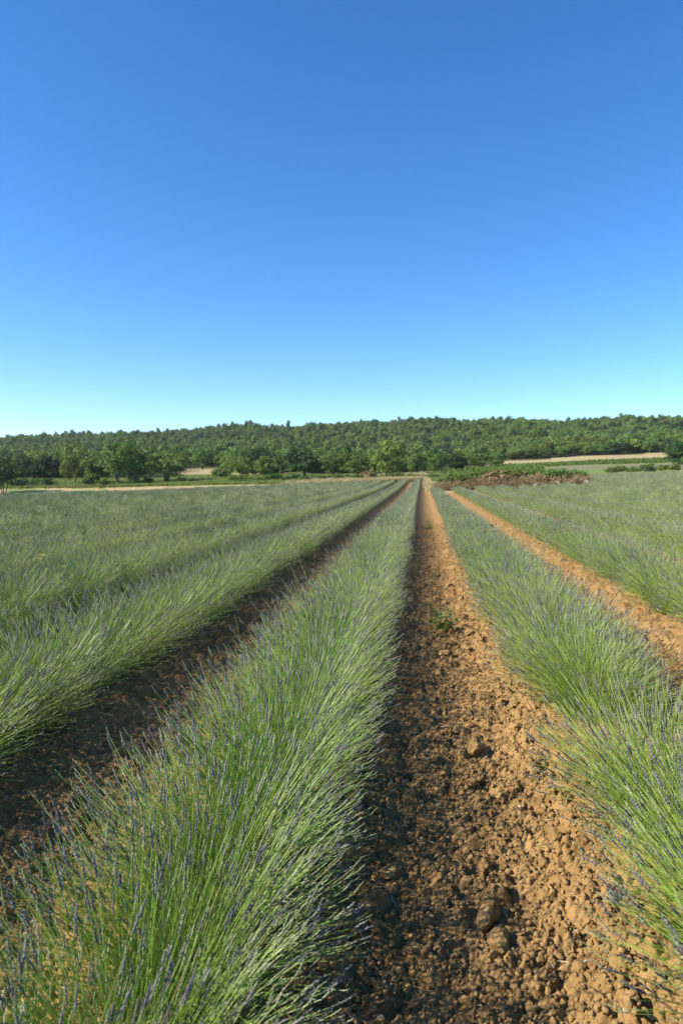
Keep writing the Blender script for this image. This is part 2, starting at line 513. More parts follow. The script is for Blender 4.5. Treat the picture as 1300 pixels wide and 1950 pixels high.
# ------------------------------------------------------------------ lavender
def lavender(seed, n, seg, sides, rad, spike_rings, spike_sides, spike_r, leaves, width=1.0):
    """-> (stems MB, spikes MB); a dome of stems fanning from one crown, each with a bud spike"""
    rng = np.random.default_rng(seed)
    th = np.arccos(1 - rng.random(n) * (1 - math.cos(R(68)))) * 0.8 + rng.random(n) * R(17)
    ph = rng.random(n) * 2 * np.pi
    Lh = 0.60 - 0.10 * (th / R(75)) + rng.normal(size=n) * (0.045 if seg > 3 else 0.028) + 0.09 * (rng.random(n) < 0.10) * (th > R(35)) * (seg > 3)
    out = np.stack([np.cos(ph), np.sin(ph), np.zeros(n)], -1)
    b = out * (0.03 + 0.13 * (th / R(75)) * rng.random(n))[:, None] + rng.normal(size=(n, 3)) * 0.02
    b[:, 2] = 0.01 + 0.04 * rng.random(n)
    t1 = th * 0.72; t2 = th * 1.04
    up = np.array([0, 0, 1.0])
    jit = rng.normal(size=(n, 3)) * (0.105 if seg > 3 else 0.085)
    p1 = b + (out * np.sin(t1)[:, None] + up * np.cos(t1)[:, None] + jit) * (Lh * 0.5)[:, None]
    p2 = b + (out * np.sin(t2)[:, None] + up * np.cos(t2)[:, None] + jit * 1.5) * Lh[:, None]
    p2[:, 2] = np.maximum(p2[:, 2], 0.07)
    rh = np.hypot(p2[:, 0], p2[:, 1]); p2[:, :2] *= (np.minimum(rh, 0.53 + 0.07 * rng.random(n)) / np.maximum(rh, 1e-3))[:, None]
    p1[:, 2] = np.maximum(p1[:, 2], 0.07)
    tt = np.linspace(0, 1, seg + 1)[None, :, None]
    P = b[:, None] * (1 - tt) ** 2 + 2 * p1[:, None] * tt * (1 - tt) + p2[:, None] * tt ** 2
    st = MB()
    tubes(st, P, rad * (1.15 - 0.4 * tt[..., 0]) * np.ones((n, 1)), sides)
    # spikes: the tip direction, turning a little upwards
    d = p2 - p1; d /= np.linalg.norm(d, axis=1, keepdims=True)
    d = d + up * 0.35 + rng.normal(size=(n, 3)) * 0.10; d /= np.linalg.norm(d, axis=1, keepdims=True)
    sl = 0.045 + 0.035 * rng.random(n)
    full = rng.random(n) < 0.58 - 0.30 * smooth(R(18), R(48), th)        # the others are young and grey green
    sp = MB()
    for sel, mt in ((full, 0), (~full, 1)):
        q2, dd, ss = p2[sel], d[sel], sl[sel] * (1.0 if mt == 0 else 0.75); nn = len(q2)
        k = spike_rings if mt == 0 else max(3, spike_rings - 2)
        u = np.linspace(0, 1, k)
        prof = np.sin(np.pi * np.clip(u * 0.86 + 0.10, 0, 1)) ** 0.6
        if k > 5: prof = prof * np.where(np.arange(k) % 2 == 1, 1.15, 0.55)
        prof[-1] = 0.08
        S = q2[:, None] + dd[:, None] * (u[None, :, None] * ss[:, None, None]) - dd[:, None] * 0.004
        if k > 5: S = S + rng.normal(size=S.shape) * 0.0008
        tubes(sp, S, prof[None] * spike_r * (1.0 if mt == 0 else 0.55) * (0.75 + 0.5 * rng.random((nn, 1))), spike_sides, mt)
    if leaves:
        m = leaves
        th2 = np.arccos(1 - rng.random(m) * (1 - math.cos(R(84)))); ph2 = rng.random(m) * 2 * np.pi
        dr = np.stack([np.sin(th2) * np.cos(ph2), np.sin(th2) * np.sin(ph2), np.cos(th2)], -1)
        rr = (0.05 + 0.24 * rng.random(m) ** 0.8)
        C = dr * rr[:, None]; C[:, 2] = np.maximum(C[:, 2], 0.015)
        ld = dr + up * 0.5 + rng.normal(size=(m, 3)) * 0.45; ld /= np.linalg.norm(ld, axis=1, keepdims=True)
        sd = np.cross(ld, rng.normal(size=(m, 3))); sd /= np.linalg.norm(sd, axis=1, keepdims=True)
        ln = (0.035 + 0.03 * rng.random(m))[:, None]; w = ln * 0.055 * max(1.0, rad / 0.0014)
        V = np.stack([C - ld * ln * .5, C - sd * w, C + ld * ln * .5, C + sd * w], 1)
        st.add(V.reshape(-1, 3), quads=np.arange(m * 4).reshape(m, 4), mat=1)
    return st, sp

def merged(st, sp):
    m = MB()
    a = st.arrays(); m.v.append(a[0]); m.q.append(a[2]); m.qm.append(a[4]); m.n = len(a[0])
    b = sp.arrays(); m.v.append(b[0]); m.q.append(b[2] + m.n); m.qm.append(b[4] + 2); m.n += len(b[0])
    return m

SM = [M['stem'], M['leaf']]
NEAR, MID = [], []
for s in range(6):
    st, sp = lavender(100 + s, 680, 5, 3, 0.00112, 11, 5, 0.0037, 900)
    NEAR.append((st.mesh('lavender_stems', SM), sp.mesh('lavender_spikes', [M['spike'], M['young']])))
for s in range(5):
    st, sp = lavender(200 + s, 620, 3, 3, 0.0013, 5, 3, 0.0042, 500)
    MID.append((st.mesh('lavender_stems_mid', SM), sp.mesh('lavender_spikes_mid', [M['spike'], M['young']])))
FAR = [merged(*lavender(300 + s, 370, 2, 3, 0.0020, 4, 3, 0.0066, 240)) for s in range(5)]
VFAR = [merged(*lavender(400 + s, 240, 1, 3, 0.0029, 3, 3, 0.0095, 200)) for s in range(5)]
LM = [M['stem'], M['leaf'], M['spike'], M['young']]

ROWS = {0: 'lavender row just left of the central bare furrow, filling the bottom foreground',
        1: 'lavender row just right of the central bare furrow',
        -1: 'lavender row on the far side of the shaded furrow, second left of the central furrow',
        -2: 'third lavender row left of the central furrow',
        -3: 'fourth lavender row left of the central furrow',
        -4: 'fifth lavender row left of the central furrow',
        -5: 'sixth lavender row left of the central furrow',
        2: 'second lavender row right of the central furrow, beyond the sunlit strip of soil',
        3: 'third lavender row right of the central furrow, ending at the brush mound',
        4: 'fourth lavender row right of the central furrow, ending at the brush mound'}
STEP = 0.34
def plants_on(i, y0, y1, seed):
    rng = np.random.default_rng(seed)
    y = np.arange(y0, y1, STEP); y = y + rng.normal(size=len(y)) * 0.04
    x = ROW0 + i * SPACING + rng.normal(size=len(y)) * 0.03
    z = terrain(x, y) + 0.01
    s = 1.0 + rng.normal(size=len(y)) * 0.03 + 0.10 * (vnoise(x * 0.3, y * 0.3, 90) - 0.5)
    s = s * np.interp(np.abs(y), [5, 12, 24, 40], [0.92, 0.88, 0.76, 0.68])
    sz = np.interp(np.abs(y), [4, 12, 28], [0.96, 0.88, 0.78]) * (1 + rng.normal(size=len(y)) * 0.03 + 0.10 * (vnoise(x * 0.3, y * 0.3, 90) - 0.5))
    return x, y, z, s, sz, rng

def a_in_view(x, y, m=0.12):
    a = x / np.maximum(y, 0.1)
    return (a > -0.64 - m - 1.2 / np.maximum(y, 1)) & (a < 0.40 + m + 1.2 / np.maximum(y, 1))

for i, lab in ROWS.items():
    x0 = ROW0 + i * SPACING
    e = float(edge_far(x0)) + random.uniform(-0.6, 0.6)
    x, y, z, s, sz, rng = plants_on(i, -1.2 if i in (0, 1) else 0.0, 34, 900 + i)
    row = tag(link('lavender_row', None, loc=(x0, max(0.0, y[0]), float(terrain(x0, 0.)))), lab, 'lavender row', 'rows of lavender')
    inv = Matrix.Translation(-row.location)
    ok = a_in_view(x, y) | (y < 1.5)
    if i == 1: ok &= ~((y > 3.32) & (y < 3.85))      # a plant is missing here
    for k in range(len(y)):
        if not ok[k]: continue
        near = math.hypot(x[k], y[k]) < 13
        lib = NEAR if near else MID
        v = int(rng.integers(len(lib)))
        p = link('lavender_plant', lib[v][0], row, (x[k] - row.location.x, y[k] - row.location.y, z[k] - row.location.z),
                 (0, 0, rng.random() * 6.283), (s[k], s[k], sz[k]))
        tag(link('flower_spikes', lib[v][1], p), kind='stuff')
    x, y, z, s, sz, rng = plants_on(i, 34, e, 950 + i)
    if len(x):
        P = np.stack([x, y, z], -1) - np.array(row.location)
        n = len(x)
        scatter('lavender_plants', FAR, LM, P, np.stack([np.zeros(n), np.zeros(n), rng.random(n) * 6.283], -1), np.stack([s, s, sz], -1), rng.integers(0, 5, n), parent=row)

# the rest of the field: rows too far aside to be told apart
PX, PS, PK, PR = [], [], [], []
for i in list(range(-40, -5)) + list(range(5, 30)):
    x0 = ROW0 + i * SPACING
    e = float(edge_far(x0)) + random.uniform(-0.8, 0.8)
    x, y, z, s, sz, rng = plants_on(i, 3, e, 1200 + i)
    ok = a_in_view(x, y, 0.06)
    n = ok.sum()
    PX.append(np.stack([x, y, z], -1)[ok]); PS.append(np.stack([s, s, sz], -1)[ok])
    far = (np.hypot(x, y) > 42)[ok]
    PK.append(rng.integers(0, 5, n) + 5 * far); PR.append(rng.random(n) * 6.283)
PX, PS, PK, PR = np.concatenate(PX), np.concatenate(PS), np.concatenate(PK), np.concatenate(PR)
scatter('lavender_field', FAR + VFAR, LM, PX, np.stack([PR * 0, PR * 0, PR], -1), PS, PK, label='grey green lavender field with rows merging into the distance', cat='lavender')

# ------------------------------------------------------------------ clods and stones on the soil
def clod_mesh(seed, flat=0.7, levels=2):
    rng = np.random.default_rng(seed)
    t = (1 + 5 ** 0.5) / 2
    v = np.array([(-1, t, 0), (1, t, 0), (-1, -t, 0), (1, -t, 0), (0, -1, t), (0, 1, t), (0, -1, -t), (0, 1, -t), (t, 0, -1), (t, 0, 1), (-t, 0, -1), (-t, 0, 1)], float)
    f = [(0, 11, 5), (0, 5, 1), (0, 1, 7), (0, 7, 10), (0, 10, 11), (1, 5, 9), (5, 11, 4), (11, 10, 2), (10, 7, 6), (7, 1, 8), (3, 9, 4), (3, 4, 2), (3, 2, 6), (3, 6, 8), (3, 8, 9), (4, 9, 5), (2, 4, 11), (6, 2, 10), (8, 6, 7), (9, 8, 1)]
    v = v / np.linalg.norm(v[0])
    vl = [tuple(p) for p in v]; cache = {}; nf = []
    def mid(a, b):
        k = (min(a, b), max(a, b))
        if k not in cache:
            p = (np.array(vl[a]) + np.array(vl[b])); p /= np.linalg.norm(p); cache[k] = len(vl); vl.append(tuple(p))
        return cache[k]
    for lev in range(levels):
        nf = []
        for a, b, c in f:
            ab, bc, ca = mid(a, b), mid(b, c), mid(c, a)
            nf += [(a, ab, ca), (b, bc, ab), (c, ca, bc), (ab, bc, ca)]
        f = nf
    v = np.array(vl)
    r = 1.0 + 0.5 * (fbm(v[:, 0] * 1.6 + seed, v[:, 1] * 1.6 + v[:, 2] * 1.1, seed, 3) - 0.5) + rng.normal(size=len(v)) * 0.03
    for _ in range(8):                       # broken facets
        nrm = rng.normal(size=3); nrm /= np.linalg.norm(nrm)
        h = 0.5 + 0.25 * rng.random()
        dd = v @ nrm
        r = np.where(dd * r > h, h / np.maximum(dd, 1e-3), r)
    r = r * (1 + rng.normal(size=len(v)) * 0.035)
    v = v * r[:, None] * np.array([1, 0.75 + 0.3 * rng.random(), flat])
    mb = MB(); mb.add(v, tris=nf)
    return mb
CL = [clod_mesh(50 + s, 0.6 + 0.05 * s, 1) for s in range(8)]
CLM = [clod_mesh(50 + s, 0.55 + 0.05 * s).mesh('clod', [M['clod']]) for s in range(8)]
STM = [clod_mesh(80 + s, 0.5).mesh('stone', [M['stone']]) for s in range(4)]

def soil_z(x, y):
    r = np.hypot(x, y)
    return terrain(x, y) + soil_relief(x, y, r)

def furrow_points(n, seed, ymax, spread=0.45, ymin=1.6):
    rng = np.random.default_rng(seed)
    u = rng.random(n)
    y = ymin * (ymax / ymin) ** u
    fi = rng.choice([0, 0, 0, -1, 1], n)
    x = ROW0 + SPACING * (fi + 0.5) + (rng.random(n) * 2 - 1) * spread + rng.normal(size=n) * 0.06
    ok = a_in_view(x, y, 0.02)
    return x[ok], y[ok], rng
x, y, rng = furrow_points(430, 21, 11)
side = in_row(x - SPACING / 2)
sz = (0.014 + 0.042 * rng.random(len(x)) ** 2.2) * (1.0 + 0.35 * (side > 0.0))
z = soil_z(x, y)
for k in range(min(290, len(x))):
    link('clod', CLM[int(rng.integers(8))], ground, (x[k], y[k], z[k] + sz[k] * 0.25), (rng.normal() * .5, rng.normal() * .5, rng.random() * 6.28), (sz[k],) * 3)
x, y, rng = furrow_points(170, 22, 9)
z = soil_z(x, y)
for k in range(min(110, len(x))):
    q = 0.005 + 0.007 * rng.random() ** 1.5
    link('stone', STM[int(rng.integers(4))], ground, (x[k], y[k], z[k] + q * 0.3), (rng.normal() * .5, rng.normal() * .5, rng.random() * 6.28), (q * 1.3, q, q))
x, y, rng = furrow_points(60000, 23, 22, 0.58)
n = len(x); z = soil_z(x, y)
sz = 0.003 + 0.013 * rng.random(n) ** 3
scatter('soil_crumbs', CL, [M['clod']], np.stack([x, y, z + sz * 0.3], -1), rng.random((n, 3)) * 6.28, sz * (1 + 0.02 * y), rng.integers(0, 8, n), label='loose ochre crumbs of soil lying in the furrows', cat='soil')
# dry straw bits
sv = []
for s in range(4):
    mb = MB(); r2 = np.random.default_rng(s)
    Pp = np.cumsum(np.concatenate([[[0, 0, 0]], r2.normal(size=(4, 3)) * np.array([.2, .2, .08]) + np.array([1, 0, 0])]), 0)[None] * 0.25
    tubes(mb, Pp - Pp.mean(1, keepdims=True), np.full((1, 5), 0.028), 3); sv.append(mb)
x, y, rng = furrow_points(260, 24, 10, 0.6)
n = len(x); z = soil_z(x, y)
scatter('straw', sv, [M['straw']], np.stack([x, y, z + 0.012], -1), np.stack([rng.normal(size=n) * .2, rng.normal(size=n) * .2, rng.random(n) * 6.28], -1), 0.02 + 0.06 * rng.random(n) ** 2, rng.integers(0, 4, n), label='bits of pale straw lying on the soil', cat='straw')

# ------------------------------------------------------------------ trees
def crown(seed, n_blobs, n_leaves, size, shape, spread=0.34, low=0.25):
    """leaves gathered in clumps inside a unit crown (radius 0.5, from z=low to z=1)"""
    rng = np.random.default_rng(seed)
    B, Rb = [], []
    while len(B) < n_blobs:
        p = rng.random(3) * 2 - 1
        zz = p[2]
        if shape == 'round': ok = p[0] ** 2 + p[1] ** 2 + zz ** 2 < 1
        elif shape == 'pine':
            ok = p[0] ** 2 + p[1] ** 2 < (0.12 + 0.88 * (1 - (zz + 1) / 2) ** 0.8) ** 2
        elif shape == 'bush': ok = p[0] ** 2 + p[1] ** 2 + max(zz, 0) ** 2 < 1
        else: ok = p[0] ** 2 + p[1] ** 2 < (1 - 0.75 * abs(zz) ** 2.2) ** 2
        if not ok: continue
        if shape != 'pine' and np.dot(p, p) < 0.18: continue
        r = spread * (0.6 + 0.7 * rng.random())
        B.append(p * (1 - r * 0.8)); Rb.append(r)
    B, Rb = np.array(B), np.array(Rb)
    w = Rb ** 2; idx = rng.choice(n_blobs, n_leaves, p=w / w.sum())
    d = rng.normal(size=(n_leaves, 3)); d /= np.linalg.norm(d, axis=1, keepdims=True)
    d[:, 2] = np.where(d[:, 2] < -0.35, -d[:, 2], d[:, 2])
    rad = Rb[idx] * (0.55 + 0.45 * rng.random(n_leaves) ** 0.5) * (1 + 0.25 * rng.normal(size=n_leaves))
    C = B[idx] + d * rad[:, None] * np.array([1, 1, 0.8])
    C = C * np.array([0.5, 0.5, (1 - low) / 2]) + np.array([0, 0, (1 + low) / 2])
    mb = MB()
    quads_cloud(mb, C, d + rng.normal(size=(n_leaves, 3)) * 0.55 + np.array([0, 0, .25]), size * (0.6 + 0.8 * rng.random(n_leaves)), 0.62, rng, 0, 0.25)
    return mb, B * np.array([0.5, 0.5, (1 - low) / 2]) + np.array([0, 0, (1 + low) / 2])

def trunk(seed, B, low=0.25, r0=0.03, stems=1, lean=0.0, limbs=9):
    rng = np.random.default_rng(seed + 5)
    mb = MB()
    for s in range(stems):
        a = rng.random() * 6.28
        off = np.array([math.cos(a), math.sin(a), 0]) * (0.10 if stems > 1 else lean)
        top = np.array([0, 0, 0.72]) + off * 2.2
        foot = off * 0.35 if stems > 1 else np.zeros(3)
        foot[2] = -0.03
        k = np.linspace(0, 1, 6)[:, None]
        line = foot * (1 - k) + top * k + rng.normal(size=(6, 3)) * 0.010 * k
        tubes(mb, line[None], (r0 / (1 if stems == 1 else 1.5)) * (1.25 - k[:, 0])[None], 7)
        for l in range(limbs // stems):
            j = rng.integers(len(B)); st = line[2 + rng.integers(0, 3)]
            e = B[j]; m = (st + e) / 2 + np.array([0, 0, -0.02])
            t = np.linspace(0, 1, 4)[:, None]
            tubes(mb, (st * (1 - t) ** 2 + 2 * m * t * (1 - t) + e * t * t)[None], (r0 * 0.45 * (1.15 - t[:, 0]))[None], 5)
    return mb

KIND = {}
def kind(name, nvar, blobs, leaves, size, shape, spread, low, r0=0.03, stems=1, lean=0.0):
    L = []
    for s in range(nvar):
        c, B = crown(sum(map(ord, name)) * 10 + s, blobs, leaves, size, shape, spread, low)
        t = trunk(s, B, low, r0, stems, lean)
        L.append((c.mesh('crown_' + name, [M['leaf_mid']]), t.mesh('trunk_' + name, [M['bark']], True)))
    KIND[name] = L
kind('oak', 4, 46, 4400, 0.048, 'round', 0.26, 0.03)
kind('multi', 3, 40, 3800, 0.048, 'round', 0.25, 0.08, 0.034, 3)
kind('tall', 3, 46, 3600, 0.045, 'tall', 0.24, 0.05)
kind('airy', 3, 34, 2200, 0.05, 'round', 0.24, 0.12, 0.022, 1, 0.06)
kind('conifer', 2, 60, 3000, 0.04, 'pine', 0.20, 0.08)
kind('bush', 4, 36, 2200, 0.075, 'bush', 0.30, 0.03, 0.02, 3)

ORD = ['first', 'second', 'third', 'fourth', 'fifth', 'sixth', 'seventh', 'eighth', 'ninth', 'tenth', 'eleventh', 'twelfth', 'thirteenth', 'fourteenth', 'fifteenth',
       'sixteenth', 'seventeenth', 'eighteenth', 'nineteenth', 'twentieth', 'twenty-first', 'twenty-second', 'twenty-third', 'twenty-fourth']
TREE_N = [0]
def tree(name, label, cat, k, px, py_base, D, h_px, w_px, leaf='mid', group=None, var=None):
    """a tree whose foot shows at photo pixel (px, py_base) at distance D, h_px tall and w_px wide"""
    a, _ = slopes(px, py_base)
    x, y = a * D, D
    z = float(terrain(x, y))
    # height from the top pixel, so that the crown ends where it does in the photograph
    top = CAM_H + slopes(px, py_base - h_px)[1] * D
    h = max(top - z, 0.4); w = w_px / F_PX * D * (1.18 if k != 'bush' else 1.05)
    TREE_N[0] += 1
    v = KIND[k][(TREE_N[0] if var is None else var) % len(KIND[k])]
    o = tag(link(name, None, loc=(x, y, z), rot=(0, 0, random.uniform(0, 6.28))), label, cat, group)
    w1 = w * random.uniform(0.95, 1.05)
    t = link('trunk', v[1], o, scale=(w1, w1, h))
    c = link('crown', v[0], o, scale=(w1, w1, h))
    c.material_slots[0].link = 'OBJECT'; c.material_slots[0].material = M['leaf_' + leaf]
    return o

# standing left of the field
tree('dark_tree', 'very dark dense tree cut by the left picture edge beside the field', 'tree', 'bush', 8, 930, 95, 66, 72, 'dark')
tree('small_tree', 'small light green tree with a leaning trunk, left of the big multi-trunked tree', 'tree', 'airy', 143, 919, 108, 78, 52, 'light')
tree('sapling', 'thin pale sapling standing left of the leaning small tree', 'sapling', 'airy', 126, 919, 106, 42, 24, 'yellow')
tree('broadleaf_tree', 'low broad green tree between the leaning tree and the big multi-trunked tree', 'tree', 'multi', 183, 921, 107, 56, 52, 'mid')
tree('broadleaf_tree', 'big spreading green tree with several dark trunks at the meadow edge', 'tree', 'multi', 228, 922, 106, 92, 74, 'mid')
tree('broadleaf_tree', 'tall yellowish tree rising behind the big multi-trunked tree', 'tree', 'tall', 244, 916, 128, 90, 62, 'yellow')
tree('conifer_tree', 'narrow dark conifer behind the gap between two meadow trees', 'tree', 'conifer', 283, 908, 140, 70, 18, 'dark')
tree('round_tree', 'rounded full-crowned green tree standing alone in the meadow, on several stems', 'tree', 'multi', 318, 914, 110, 58, 84, 'light')
for j, (px, top, w) in enumerate([(52, 866, 44), (82, 862, 46), (108, 870, 34)]):
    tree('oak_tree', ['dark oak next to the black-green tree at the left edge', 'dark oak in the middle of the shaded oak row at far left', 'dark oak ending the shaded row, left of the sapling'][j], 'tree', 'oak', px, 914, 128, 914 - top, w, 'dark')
tree('oak_tree', 'grey green oak standing beyond the pale stubble patch', 'tree', 'oak', 386, 889, 186, 38, 42, 'mid')
tree('shrub', 'round dark green bush in front of the pale stubble patch', 'shrub', 'bush', 419, 910, 122, 24, 36, 'mid')
tree('broadleaf_tree', 'light green tree right of the pale stubble patch', 'tree', 'airy', 436, 908, 126, 44, 44, 'light')
tree('broadleaf_tree', 'thin-trunked yellow green tree near the field edge', 'tree', 'airy', 462, 913, 112, 46, 52, 'yellow')
tree('oak_tree', 'dark wide oak behind the yellow green trees', 'tree', 'oak', 486, 905, 150, 60, 68, 'dark')
tree('broadleaf_tree', 'bright leafy tree beside the dark wide oak', 'tree', 'oak', 503, 910, 118, 44, 42, 'light')
tree('oak_tree', 'large dark oak in the middle of the hedge line', 'tree', 'oak', 580, 908, 122, 62, 76, 'dark')
tree('oak_tree', 'narrow green oak left of the large dark oak', 'tree', 'tall', 537, 908, 128, 54, 34, 'mid')
tree('oak_tree', 'green oak directly right of the large dark oak', 'tree', 'oak', 633, 906, 128, 48, 50, 'mid')
tree('oak_tree', 'low rounded oak left of the lone bright tree', 'tree', 'oak', 680, 906, 126, 42, 54, 'mid')
tree('broadleaf_tree', 'tall lone bright green tree standing out above the hedge line', 'tree', 'multi', 741, 910, 112, 75, 68, 'light')
tree('oak_tree', 'small rounded oak right of the lone bright tree', 'tree', 'oak', 794, 904, 132, 44, 46, 'mid')
tree('oak_tree', 'green oak above the far end of the central furrow', 'tree', 'oak', 832, 900, 140, 40, 42, 'mid')
tree('oak_tree', 'dark oak left of the tree clump by the stubble field', 'tree', 'oak', 868, 896, 150, 34, 46, 'dark')
tree('oak_tree', 'bright rounded tree at the left tip of the beige stubble field', 'tree', 'oak', 916, 891, 165, 32, 64, 'light')
tree('oak_tree', 'mid green tree in the clump at the tip of the beige stubble field', 'tree', 'oak', 944, 889, 172, 30, 34, 'mid')
tree('oak_tree', 'dark tree cut by the right picture edge', 'tree', 'oak', 1290, 893, 128, 58, 46, 'dark')
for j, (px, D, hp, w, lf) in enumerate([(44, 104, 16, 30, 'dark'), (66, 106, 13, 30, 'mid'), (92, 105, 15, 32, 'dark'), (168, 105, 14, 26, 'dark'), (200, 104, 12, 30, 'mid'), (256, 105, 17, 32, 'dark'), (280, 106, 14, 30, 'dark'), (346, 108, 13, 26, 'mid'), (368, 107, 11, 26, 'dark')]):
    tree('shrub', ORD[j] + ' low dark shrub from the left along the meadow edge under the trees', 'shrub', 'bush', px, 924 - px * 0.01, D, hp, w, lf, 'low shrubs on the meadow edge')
# oaks along the upper edge of the stubble field
for j in range(15):
    px = 975 + j * 21.5 + random.uniform(-5, 5)
    base = np.interp(px, [960, 1265], [882, 864])
    tree('oak_tree', ORD[j] + ' oak from the left in the line along the stubble field', 'tree', 'oak', px, base, 246 + random.uniform(0, 8), random.uniform(22, 31), random.uniform(24, 36), random.choice(['mid', 'mid', 'light', 'dark']), 'oaks along the stubble field')
# low hedge along the end of the field
for j in range(24):
    px = 446 + j * 16.6 + random.uniform(-3, 3)
    tree('shrub', ORD[j] + ' shrub from the left in the low hedge ending the lavender field', 'shrub', 'bush', px, np.interp(px, [446, 830], [917, 913]), 107 + random.uniform(-1.5, 4), random.uniform(9, 17), random.uniform(22, 33), random.choice(['mid', 'light', 'light', 'yellow', 'mid', 'dry' if j % 5 == 0 else 'mid']), 'shrubs in the field-end hedge')
tree('shrub', 'pale brown withered shrub at the foot of the lone bright tree', 'shrub', 'bush', 706, 912, 105.5, 23, 30, 'dry')
tree('shrub', 'small withered shrub left of the lone bright tree, beside the larger withered one', 'shrub', 'bush', 690, 912, 106, 14, 16, 'dry')
for j, (px, hp, w, lf) in enumerate([(1160, 13, 24, 'light'), (1180, 15, 24, 'mid'), (1202, 12, 26, 'light'), (1224, 15, 26, 'mid'), (1240, 20, 22, 'mid'), (1262, 14, 26, 'light'), (1282, 16, 24, 'light')]):
    tree('shrub', ORD[j] + ' green shrub from the mound in the strip behind the right-hand lavender', 'shrub', 'bush', px, np.interp(px, [1150, 1300], [901, 896]), 112 + random.uniform(-2, 3), hp, w, lf, 'shrubs right of the mound')

# wood covering the hill: one mass
def forest():
    rng = np.random.default_rng(77)
    V = []
    for s in range(5): V.append(crown(500 + s, 26, 620, 0.12, 'round', 0.33, 0.02)[0])
    for s in range(2): V.append(crown(520 + s, 34, 620, 0.10, 'pine', 0.24, 0.02)[0])
    V2 = []
    for k, v in enumerate(V):
        v.qm = [np.full(len(q), [0, 1, 0, 4, 1, 3, 2][k]) for q in v.q]; V2.append(v)
    xs, ys = [], []
    for y in np.arange(128, 590, 4.0):
        a0, a1 = -0.80, 0.52
        x = np.arange(a0 * y, a1 * y, 4.1); x = x + rng.normal(size=len(x)) * 1.5
        xs.append(x); ys.append(y + rng.normal(size=len(x)) * 1.5)
    x, y = np.concatenate(xs), np.concatenate(ys)
    a = x / y
    n = len(x)
    keep = np.ones(n, bool)
    keep &= ~((a > 0.09) & (y < 250))
    keep &= ~((a > -0.365) & (a < -0.285) & (y < 205))
    keep &= ~((a > -0.41) & (a < -0.27) & (y < 160))
    keep &= ~((y < 146) & (a > -0.36))
    keep &= ~((y < 129))
    keep &= ~((a > 0.02) & (a <= 0.09) & (y < 200))
    bare = (vnoise(x * 0.03, y * 0.03, 61) > 0.86) & (y > 330)
    keep &= ~bare
    x, y = x[keep], y[keep]; n = len(x)
    z = terrain(x, y) - 0.2
    w = 5.0 + rng.normal(size=n) * 1.2; h = 4.7 + rng.normal(size=n) * 1.1
    pine = rng.random(n) < (0.12 + 0.3 * smooth(400, 500, y))
    pick = np.where(pine, 5 + rng.integers(0, 2, n), rng.integers(0, 5, n))
    h = np.where(pine, h * 1.2, h); w = np.where(pine, w * 0.85, w)
    # the crest: uneven, with tall pines
    tall = (y > 470) & (rng.random(n) < 0.15); h = np.where(tall, h * 1.18, h)
    return scatter('forest', V2, [M['leaf_mid'], M['leaf_light'], M['leaf_dark'], M['leaf_pine'], M['leaf_yellow']], np.stack([x, y, z], -1), np.stack([np.zeros(n), np.zeros(n), rng.random(n) * 6.28], -1), np.stack([w, w, np.maximum(h, 3)], -1), pick, label='dense green wood of oaks and pines covering the hill', cat='forest')
forest()

# ------------------------------------------------------------------ the brush mound at the end of the right-hand rows
def mound():
    x0, y0 = at(972, 925, 66)[:2]
    z0 = float(terrain(x0, y0))
    root = tag(link('brush_mound', None, loc=(x0, y0, z0)), 'low mound of earth under dry brown brush at the end of the right rows', 'mound')
    nx, ny = 60, 24
    u, v = np.meshgrid(np.linspace(-1, 1, nx), np.linspace(-1, 1, ny))
    X, Y = u * 7.2, v * 3.2
    prof = np.clip(1 - np.abs(u) ** 3, 0, 1) * np.clip(1 - v * v, 0, 1)
    H = prof * (0.45 + 0.9 * fbm(X * 0.5 + 40, Y * 0.5, 12, 3)) * 0.7
    Z = H + terrain(X + x0, Y + y0) - z0 - 0.05
    i = np.arange(ny - 1)[:, None] * nx; j = np.arange(nx - 1)[None, :]
    Q = np.stack([i + j, i + j + 1, i + nx + j + 1, i + nx + j], -1).reshape(-1, 4)
    link('earth', raw_mesh('mound_earth', np.stack([X, Y, Z], -1).reshape(-1, 3), None, Q, [M['dry_ground']], shade=True), root)
    def zat(px, py):
        ui, vi = (px / 7.2 + 1) / 2 * (nx - 1), (py / 3.2 + 1) / 2 * (ny - 1)
        return Z[np.clip(vi.astype(int), 0, ny - 1), np.clip(ui.astype(int), 0, nx - 1)]
    rng = np.random.default_rng(5)
    # dry brush: tangles of twigs and dead leaves
    V = []
    for s in range(4):
        mb = MB(); r = np.random.default_rng(60 + s); n = 70
        d = r.normal(size=(n, 3)); d[:, 2] = np.abs(d[:, 2]) * 0.8 + 0.2; d /= np.linalg.norm(d, axis=1, keepdims=True)
        b = r.normal(size=(n, 3)) * np.array([.22, .22, .02]); L = 0.35 + 0.4 * r.random(n)
        t = np.linspace(0, 1, 3)[None, :, None]
        P = b[:, None] + d[:, None] * t * L[:, None, None] + r.normal(size=(n, 3, 3)) * 0.03
        tubes(mb, P, np.full((n, 3), 0.012), 3)
        C = P[:, 1:].reshape(-1, 3).repeat(3, 0) + r.normal(size=(n * 6, 3)) * 0.06
        quads_cloud(mb, C, r.normal(size=(len(C), 3)), 0.09, 0.5, r)
        V.append(mb)
    n = 420
    px = rng.uniform(-6.9, 6.6, n); py = rng.uniform(-3.15, -0.9, n)
    P = np.stack([px, py, zat(px, py)], -1)
    scatter('dry_brush', V, [M['leaf_dry']], P, np.stack([rng.normal(size=n) * .3, rng.normal(size=n) * .3, rng.random(n) * 6.28], -1), 0.4 + 0.9 * rng.random(n) ** 1.5, rng.integers(0, 4, n), parent=root)
    return root, zat, (x0, y0, z0)
root, zat, (mx, my, mz) = mound()
rng = np.random.default_rng(8)
